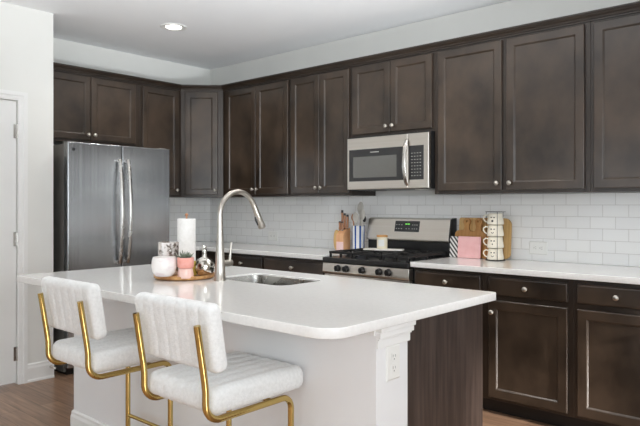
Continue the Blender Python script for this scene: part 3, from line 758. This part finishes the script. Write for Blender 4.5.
for i in range(22):
    a = i*2.4; ln = .030+.022*random.random(); tl = .25+.9*(i/22)
    b0 = Vector((.007*math.cos(a), .007*math.sin(a), .094)); dv = Vector((math.cos(a)*math.sin(tl), math.sin(a)*math.sin(tl), math.cos(tl)))
    mb.tube([b0, b0+dv*ln*.35, b0+dv*ln*.7+Vector((0, 0, .002)), b0+dv*ln+Vector((0, 0, .006))], [.003, .0045, .003, .0005], 7)
mb.build('leaves', M['green'], t, smooth=True)
o = MB().lathe([(.022, 0), (.027, .002), (.031, .03), (.032, .074), (.0295, .074), (.027, .01), (.001, .006)], (0, 0, 0), 28).build('cup', M['yellow'], smooth=True)
o.location = (2.610, -2.190, ZTY); tag(o, 'small mustard yellow cup tucked behind the succulent pot', 'cup')
t = thing('bottle', 'round silver mercury glass bottle at the right of the wooden tray', 'bottle', (2.671, -2.150, ZTY+.0012))
MB().lathe([(.024, 0), (.032, .002), (.046, .016), (.0545, .040), (.052, .060), (.040, .080), (.022, .092), (.0135, .097), (.012, .12), (.0125, .138), (.001, .140)], (0, 0, 0), 32).build('body', M['mercury'], t, smooth=True)
MB().lathe([(.008, .1405), (.011, .144), (.010, .154), (.001, .158)], (0, 0, 0), 16).build('stopper', M['mercury'], t, smooth=True)
t = thing('paper_towel_roll', 'upright white paper towel roll standing behind the wooden tray', 'paper towel', (2.383, -2.053, CT1+.0004))
MB().lathe([(.062, 0), (.064, .003), (.064, .009), (.06, .012), (.001, .012)], (0, 0, 0), 30).build('stand_base', M['nickel'], t, smooth=True)
MB().lathe([(.048, .0125), (.0505, .014), (.0505, .302), (.048, .304), (.0155, .304), (.015, .30)], (0, 0, 0), 36, True, True).build('roll', M['paper'], t, smooth=True)
MB().lathe([(.005, .3045), (.005, .318), (.009, .322), (.009, .330), (.003, .335), (.001, .335)], (0, 0, 0), 14).build('finial', M['handle_wood'], t, smooth=True)

# ------------------------------------------------------------------ things by the range
t = thing('knife_block', 'wooden knife block with a blush front standing left of the striped crock', 'knife block', (1.945, -.135, CT1+.0004))
MB().prism([(-.045, 0), (.05, 0), (.05, .19), (-.02, .165), (-.045, .13)], -.038, .042, 'YZ').build('block', M['orange_wood'], t, bevel=.004)
MB().box(-.030, .044, -.051, -.0458, .004, .075).build('front_panel', M['pinkwhite'], t, bevel=.002)
ov = [(-.045+.030*math.cos(2*PI*i/24), .088+.086*math.sin(2*PI*i/24)) for i in range(24)]
MB().prism(ov, -.035, -.02, 'XZ').build('side_board', M['maple'], t, bevel=.003)
ks = [(-.026, .024, .150), (-.022, -.014, .070), (.004, .020, .125), (.005, -.014, .068), (.030, .024, .112)]
def make_knife(ln):
    tk = bpy.data.objects.new('knife', None); COL.objects.link(tk)
    MB().box(-.008, .008, -.001, .001, .0, .02).build('blade', M['steel'], tk)
    MB().tube([(0, 0, .012), (0, 0, .02), (.002, 0, .012+ln*.5), (0, 0, .012+ln*.85)], [.006, .0105, .0095, .0105], 10).build('handle', M['handle_wood'], tk, smooth=True)
    MB().tube([(0, 0, .0122+ln*.85), (0, 0, .012+ln)], [.0108, .0095], 10).build('pommel', M['black'], tk, smooth=True)
    return tk
kl = ['knife at the far left of the knife block, tallest handle', 'short handled knife second from left in the knife block, front row', 'knife in the middle of the knife block', 'short handled knife at the front right of the knife block', 'knife at the far right of the knife block']
for (dx, dy, ln), lb in zip(ks, kl):
    k = make_knife(ln); zt = .165+(dy+.02)/.07*.025 if dy > -.02 else .165
    k.location = (1.945+dx, -.135+dy, CT1+zt-.003); tag(k, lb, 'knife', 'knives in the block')
t = thing('utensil_crock', 'white crock with blue vertical stripes beside the range', 'crock', (2.121, -.146, CT1+.0004))
MB().lathe([(.045, 0), (.050, .003), (.053, .205), (.055, .212), (.050, .214), (.047, .01), (.001, .008)], (0, 0, 0), 40).build('vessel', M['crock'], t, smooth=True)
def utensil(name, label, dx, dy, lean, rot, ln, head, m):
    tu = thing(name, label, 'utensil', (2.121+dx, -.146+dy, CT1+.0095), 0, 'utensils in the striped crock')
    a, b = math.sin(lean)*math.cos(rot), math.sin(lean)*math.sin(rot); dv = Vector((a, b, math.cos(lean))).normalized()
    MB().tube([dv*.004, dv*ln*.5, dv*ln], [.0055, .005, .006], 10).build('handle', M['utensil'] if m != 'handle_wood' else M[m], tu, smooth=True)
    s_ = dv.cross(Vector((0, 1, 0))).normalized(); w_ = s_.cross(dv).normalized()
    mb = MB(); rings = []
    for i in range(9):
        q = i/8; c = dv*(ln+head[1]*q); wd_ = head[0]*max(math.sin(PI*(q*.86+.10))**.6, .12); th = .007*max(math.sin(PI*(q*.9+.07)), .15)
        rings.append(mb.ring([c+s_*wd_*math.cos(2*PI*k/14)+w_*th*math.sin(2*PI*k/14) for k in range(14)]))
    mb.skin(rings); mb.build('head', M[m], tu, smooth=True)
utensil('spoon', 'large pale spoon standing tallest in the striped crock', 0, .012, .03, .4, .30, (.034, .10), 'utensil')
utensil('spatula', 'grey white spatula leaning right in the striped crock', .012, -.006, .11, .0, .255, (.030, .085), 'utensil')
utensil('spoon', 'dark wooden spoon leaning left in the striped crock', -.014, -.010, .13, PI, .245, (.019, .055), 'handle_wood')
utensil('spatula', 'grey white spatula leaning forward in the striped crock', .0, -.022, .06, -PI/2, .235, (.032, .08), 'utensil')
utensil('ladle', 'black ladle leaning back right in the striped crock', .02, .012, .10, .5, .235, (.018, .05), 'black')
o = MB().prism(rrect(-.155, .155, -.045, .045, .02), 0, .012).build('serving_board', M['board_white'], bevel=.002)
o.location = (2.505, -.33, .9535); o.rotation_euler = (0, 0, math.radians(18)); tag(o, 'long white board lying on the range grates', 'board')
t = thing('candle_jar', 'glass candle jar with lid standing on the white board', 'candle', (2.497, -.335, .9658))
MB().lathe([(.036, 0), (.040, .003), (.040, .088), (.037, .088), (.0368, .006), (.001, .004)], (0, 0, 0), 32).build('jar', M['wax'], t, smooth=True)
MB().lathe([(.042, .0885), (.042, .100), (.040, .103), (.001, .103)], (0, 0, 0), 32).build('lid', M['oak'], t, smooth=True)
mb = MB(); n = 12
r0 = [( .0408*math.cos(-PI/2-.6+1.2*i/n+.4), .0408*math.sin(-PI/2-.6+1.2*i/n+.4)) for i in range(n+1)]
ra = mb.ring([(x, y, .02) for x, y in r0]); rb = mb.ring([(x, y, .07) for x, y in r0]); mb.skin([ra, rb], False, False, False)
lb = mb.build('jar_label', M['outlet'], t, smooth=True)

# ------------------------------------------------------------------ things on the right-hand counter
def leaning(name, label, cat, poly, thick, mt, x, y, tiltdeg, holes=None):
    """flat board drawn in XZ, leaning back against the wall"""
    cu = bpy.data.curves.new(name, 'CURVE'); cu.dimensions = '2D'; cu.fill_mode = 'BOTH'
    for pl in [poly]+(holes or []):
        sp = cu.splines.new('POLY'); sp.points.add(len(pl)-1); sp.use_cyclic_u = True
        for q, (a, b) in zip(sp.points, pl): q.co = (a, b, 0, 1)
    bv = .002; cu.extrude = thick/2-bv; cu.bevel_depth = bv; cu.bevel_resolution = 1; cu.offset = -bv
    tmp = bpy.data.objects.new('tmp', cu); COL.objects.link(tmp); bpy.context.view_layer.update()
    me = bpy.data.meshes.new_from_object(tmp.evaluated_get(bpy.context.evaluated_depsgraph_get()))
    bpy.data.objects.remove(tmp); bpy.data.curves.remove(cu)
    me.transform(Matrix.Rotation(PI/2, 4, 'X')); me.materials.clear(); me.materials.append(mt); me.name = name
    o = bpy.data.objects.new(name, me); COL.objects.link(o)
    o.location = (x, y, CT1+.001+.5*thick*math.sin(math.radians(tiltdeg))); o.rotation_euler = (-math.radians(tiltdeg), 0, 0)
    return tag(o, label, cat)
def circ(cx, cz, r, n=16): return [(cx+r*math.cos(2*PI*i/n), cz+r*math.sin(2*PI*i/n)) for i in range(n)]
# big board with rounded right end
big = rrect(0, .405, 0, .288, [.05, .015, .015, .04], 8)
leaning('cutting_board', 'large light wood cutting board leaning behind the mug stack', 'cutting board', big, .018, M['maple'], 2.985, -.052, 5)
def paddle(w_, hb, hh, neck, off=0):
    """paddle board outline: body w_ x hb, handle up to hh"""
    c = w_/2+off
    return [(0, .0), (w_, 0)]+[(w_, hb-.03)]+arc((w_-.03, hb-.03), .03, 0, PI/2, 6, lambda a, b: (a, b))+[(c+neck, hb+.006), (c+neck*.8, hb+.03)] + \
        arc((c, hh-neck*1.25), neck*1.25, -.3, PI+.3, 12, lambda a, b: (a, b))+[(c-neck*.8, hb+.03), (c-neck, hb+.006)]+arc((.03, hb-.03), .03, PI/2, PI, 6, lambda a, b: (a, b))
leaning('cutting_board', 'honey wood paddle board with round handle, the left of two', 'cutting board', paddle(.155, .195, .288, .023, .016), .014, M['oak'], 2.965, -.072+.0, 4, [circ(.0935, .262, .008)])
leaning('cutting_board', 'honey wood paddle board with round handle, the right of two', 'cutting board', paddle(.165, .19, .288, .023, -.010), .014, M['oak'], 3.09, -.092, 4, [circ(.0725, .262, .008)])
leaning('trivet_board', 'black and white diagonally striped board left of the pink board', 'board', rrect(0, .085, 0, .152, .008), .012, M['diag'], 2.948, -.112, 4)
leaning('cutting_board', 'small pale pink board leaning in front of the wooden paddle boards', 'cutting board', rrect(0, .178, 0, .155, .006), .012, M['pink'], 3.025, -.132, 4)
# mug stack
MXC, MYC = 3.334, -.165
t = thing('mug_rack', 'thin black wire rack holding the stack of cream mugs', 'rack', (MXC, MYC, CT1+.0004))
mb = MB()
Rk = .066
ringp = lambda z, r: [(r*math.cos(2*PI*i/32), r*math.sin(2*PI*i/32), z) for i in range(33)]
mb.tube(ringp(.0025, Rk), .002, 6); mb.tube(ringp(.335, Rk), .002, 6)
for a in (-PI*.30, PI*.36, PI*1.03): mb.tube([(Rk*math.cos(a), Rk*math.sin(a), .0025), (Rk*math.cos(a), Rk*math.sin(a), .335)], .0018, 6)
mb.tube([(-Rk, 0, .0025), (Rk, 0, .0025)], .002, 6); mb.tube([(0, -Rk, .0025), (0, Rk, .0025)], .002, 6)
mb.build('wire_frame', M['iron'], t, smooth=True)
def make_mug(label, z, mouth):
    tm = thing('mug', label, 'mug', (MXC, MYC, z), 0, 'mugs stacked in the wire rack')
    MB().lathe([(.050, 0), (.055, .002), (.0575, .010), (.056, .020), (.0505, .050), (.0475, .074), (.046, .0765), (.0435, .075), (.046, .05), (.050, .012), (.001, .008)], (0, 0, 0), 36).build('body', M['cream'], tm, smooth=True)
    ha = math.radians(205); hc = Vector((math.cos(ha), math.sin(ha), 0))
    MB().tube([hc*.048+Vector((0, 0, .062)), hc*.064+Vector((0, 0, .066)), hc*.078+Vector((0, 0, .056)), hc*.080+Vector((0, 0, .040)), hc*.070+Vector((0, 0, .024)), hc*.053+Vector((0, 0, .016))], .0045, 10).build('handle', M['cream'], tm, smooth=True)
    mb = MB(); fa = math.radians(-66-20)
    def on_body(da, z_): r = .0500+(.05-z_)*.00020/.001*1.0; r = .0505+(.050-z_)*.19 if z_ < .05 else .0505-(z_-.05)*.125; return Vector((math.cos(fa+da)*(r+.0005), math.sin(fa+da)*(r+.0005), z_))
    for da in (-.20, .20): mb.ball(on_body(da, .050), .0048, 10)
    if mouth == 'open': mb.ball(on_body(0, .026), .0075, 10)
    elif mouth == 'smile': mb.tube([on_body(-.16+.32*i/8, .030-.008*math.sin(PI*i/8)) for i in range(9)], .0018, 6)
    elif mouth == 'dot': mb.ball(on_body(0, .028), .0045, 10)
    else: mb.tube([on_body(-.12+.24*i/8, .026) for i in range(9)], .0018, 6)
    mb.build('painted_face', M['black'], tm, smooth=True)
for i, (lb, mo) in enumerate((('cream mug at the bottom of the wire rack stack', 'smile'), ('cream mug second from the bottom of the wire rack stack', 'dot'),
                             ('cream mug third from the bottom of the wire rack stack', 'smile'), ('cream mug at the top of the wire rack stack', 'open'))):
    make_mug(lb, CT1+.006+i*.0805, mo)

# ------------------------------------------------------------------ ceiling downlights (the first one is in view)
def downlight(x, y, label, power=11):
    t = thing('downlight', label, 'ceiling light', (x, y, H-.0003))
    mb = MB(); mb.lathe([(.0625, -.001), (.066, -.004), (.092, -.009), (.104, -.006), (.108, 0), (.0625, 0)], (0, 0, 0), 40, False, False)
    mb.build('trim_ring', M['trim'], t, smooth=True)
    MB().lathe([(.062, -.0015), (.061, -.0045), (.001, -.0055)], (0, 0, 0), 32).build('lens', M['lamp'], t, smooth=True)
    d_ = bpy.data.lights.new('downlight_lamp', 'SPOT'); d_.energy = power*3; d_.spot_size = math.radians(140); d_.spot_blend = .6; d_.color = (1, .95, .88); d_.shadow_soft_size = .07
    l = bpy.data.objects.new('downlight_lamp', d_); COL.objects.link(l); l.parent = t; l.location = (0, 0, -.03)
    return t
downlight(1.05, -1.2, 'round recessed ceiling downlight in view above the refrigerator side')
downlight(3.0, -1.2, 'round recessed ceiling downlight above the aisle in front of the range')
downlight(4.9, -1.2, 'round recessed ceiling downlight above the right end of the aisle')
downlight(2.2, -4.2, 'round recessed ceiling downlight behind the bar stools', 5)
downlight(5.0, -5.2, 'round recessed ceiling downlight behind the camera')
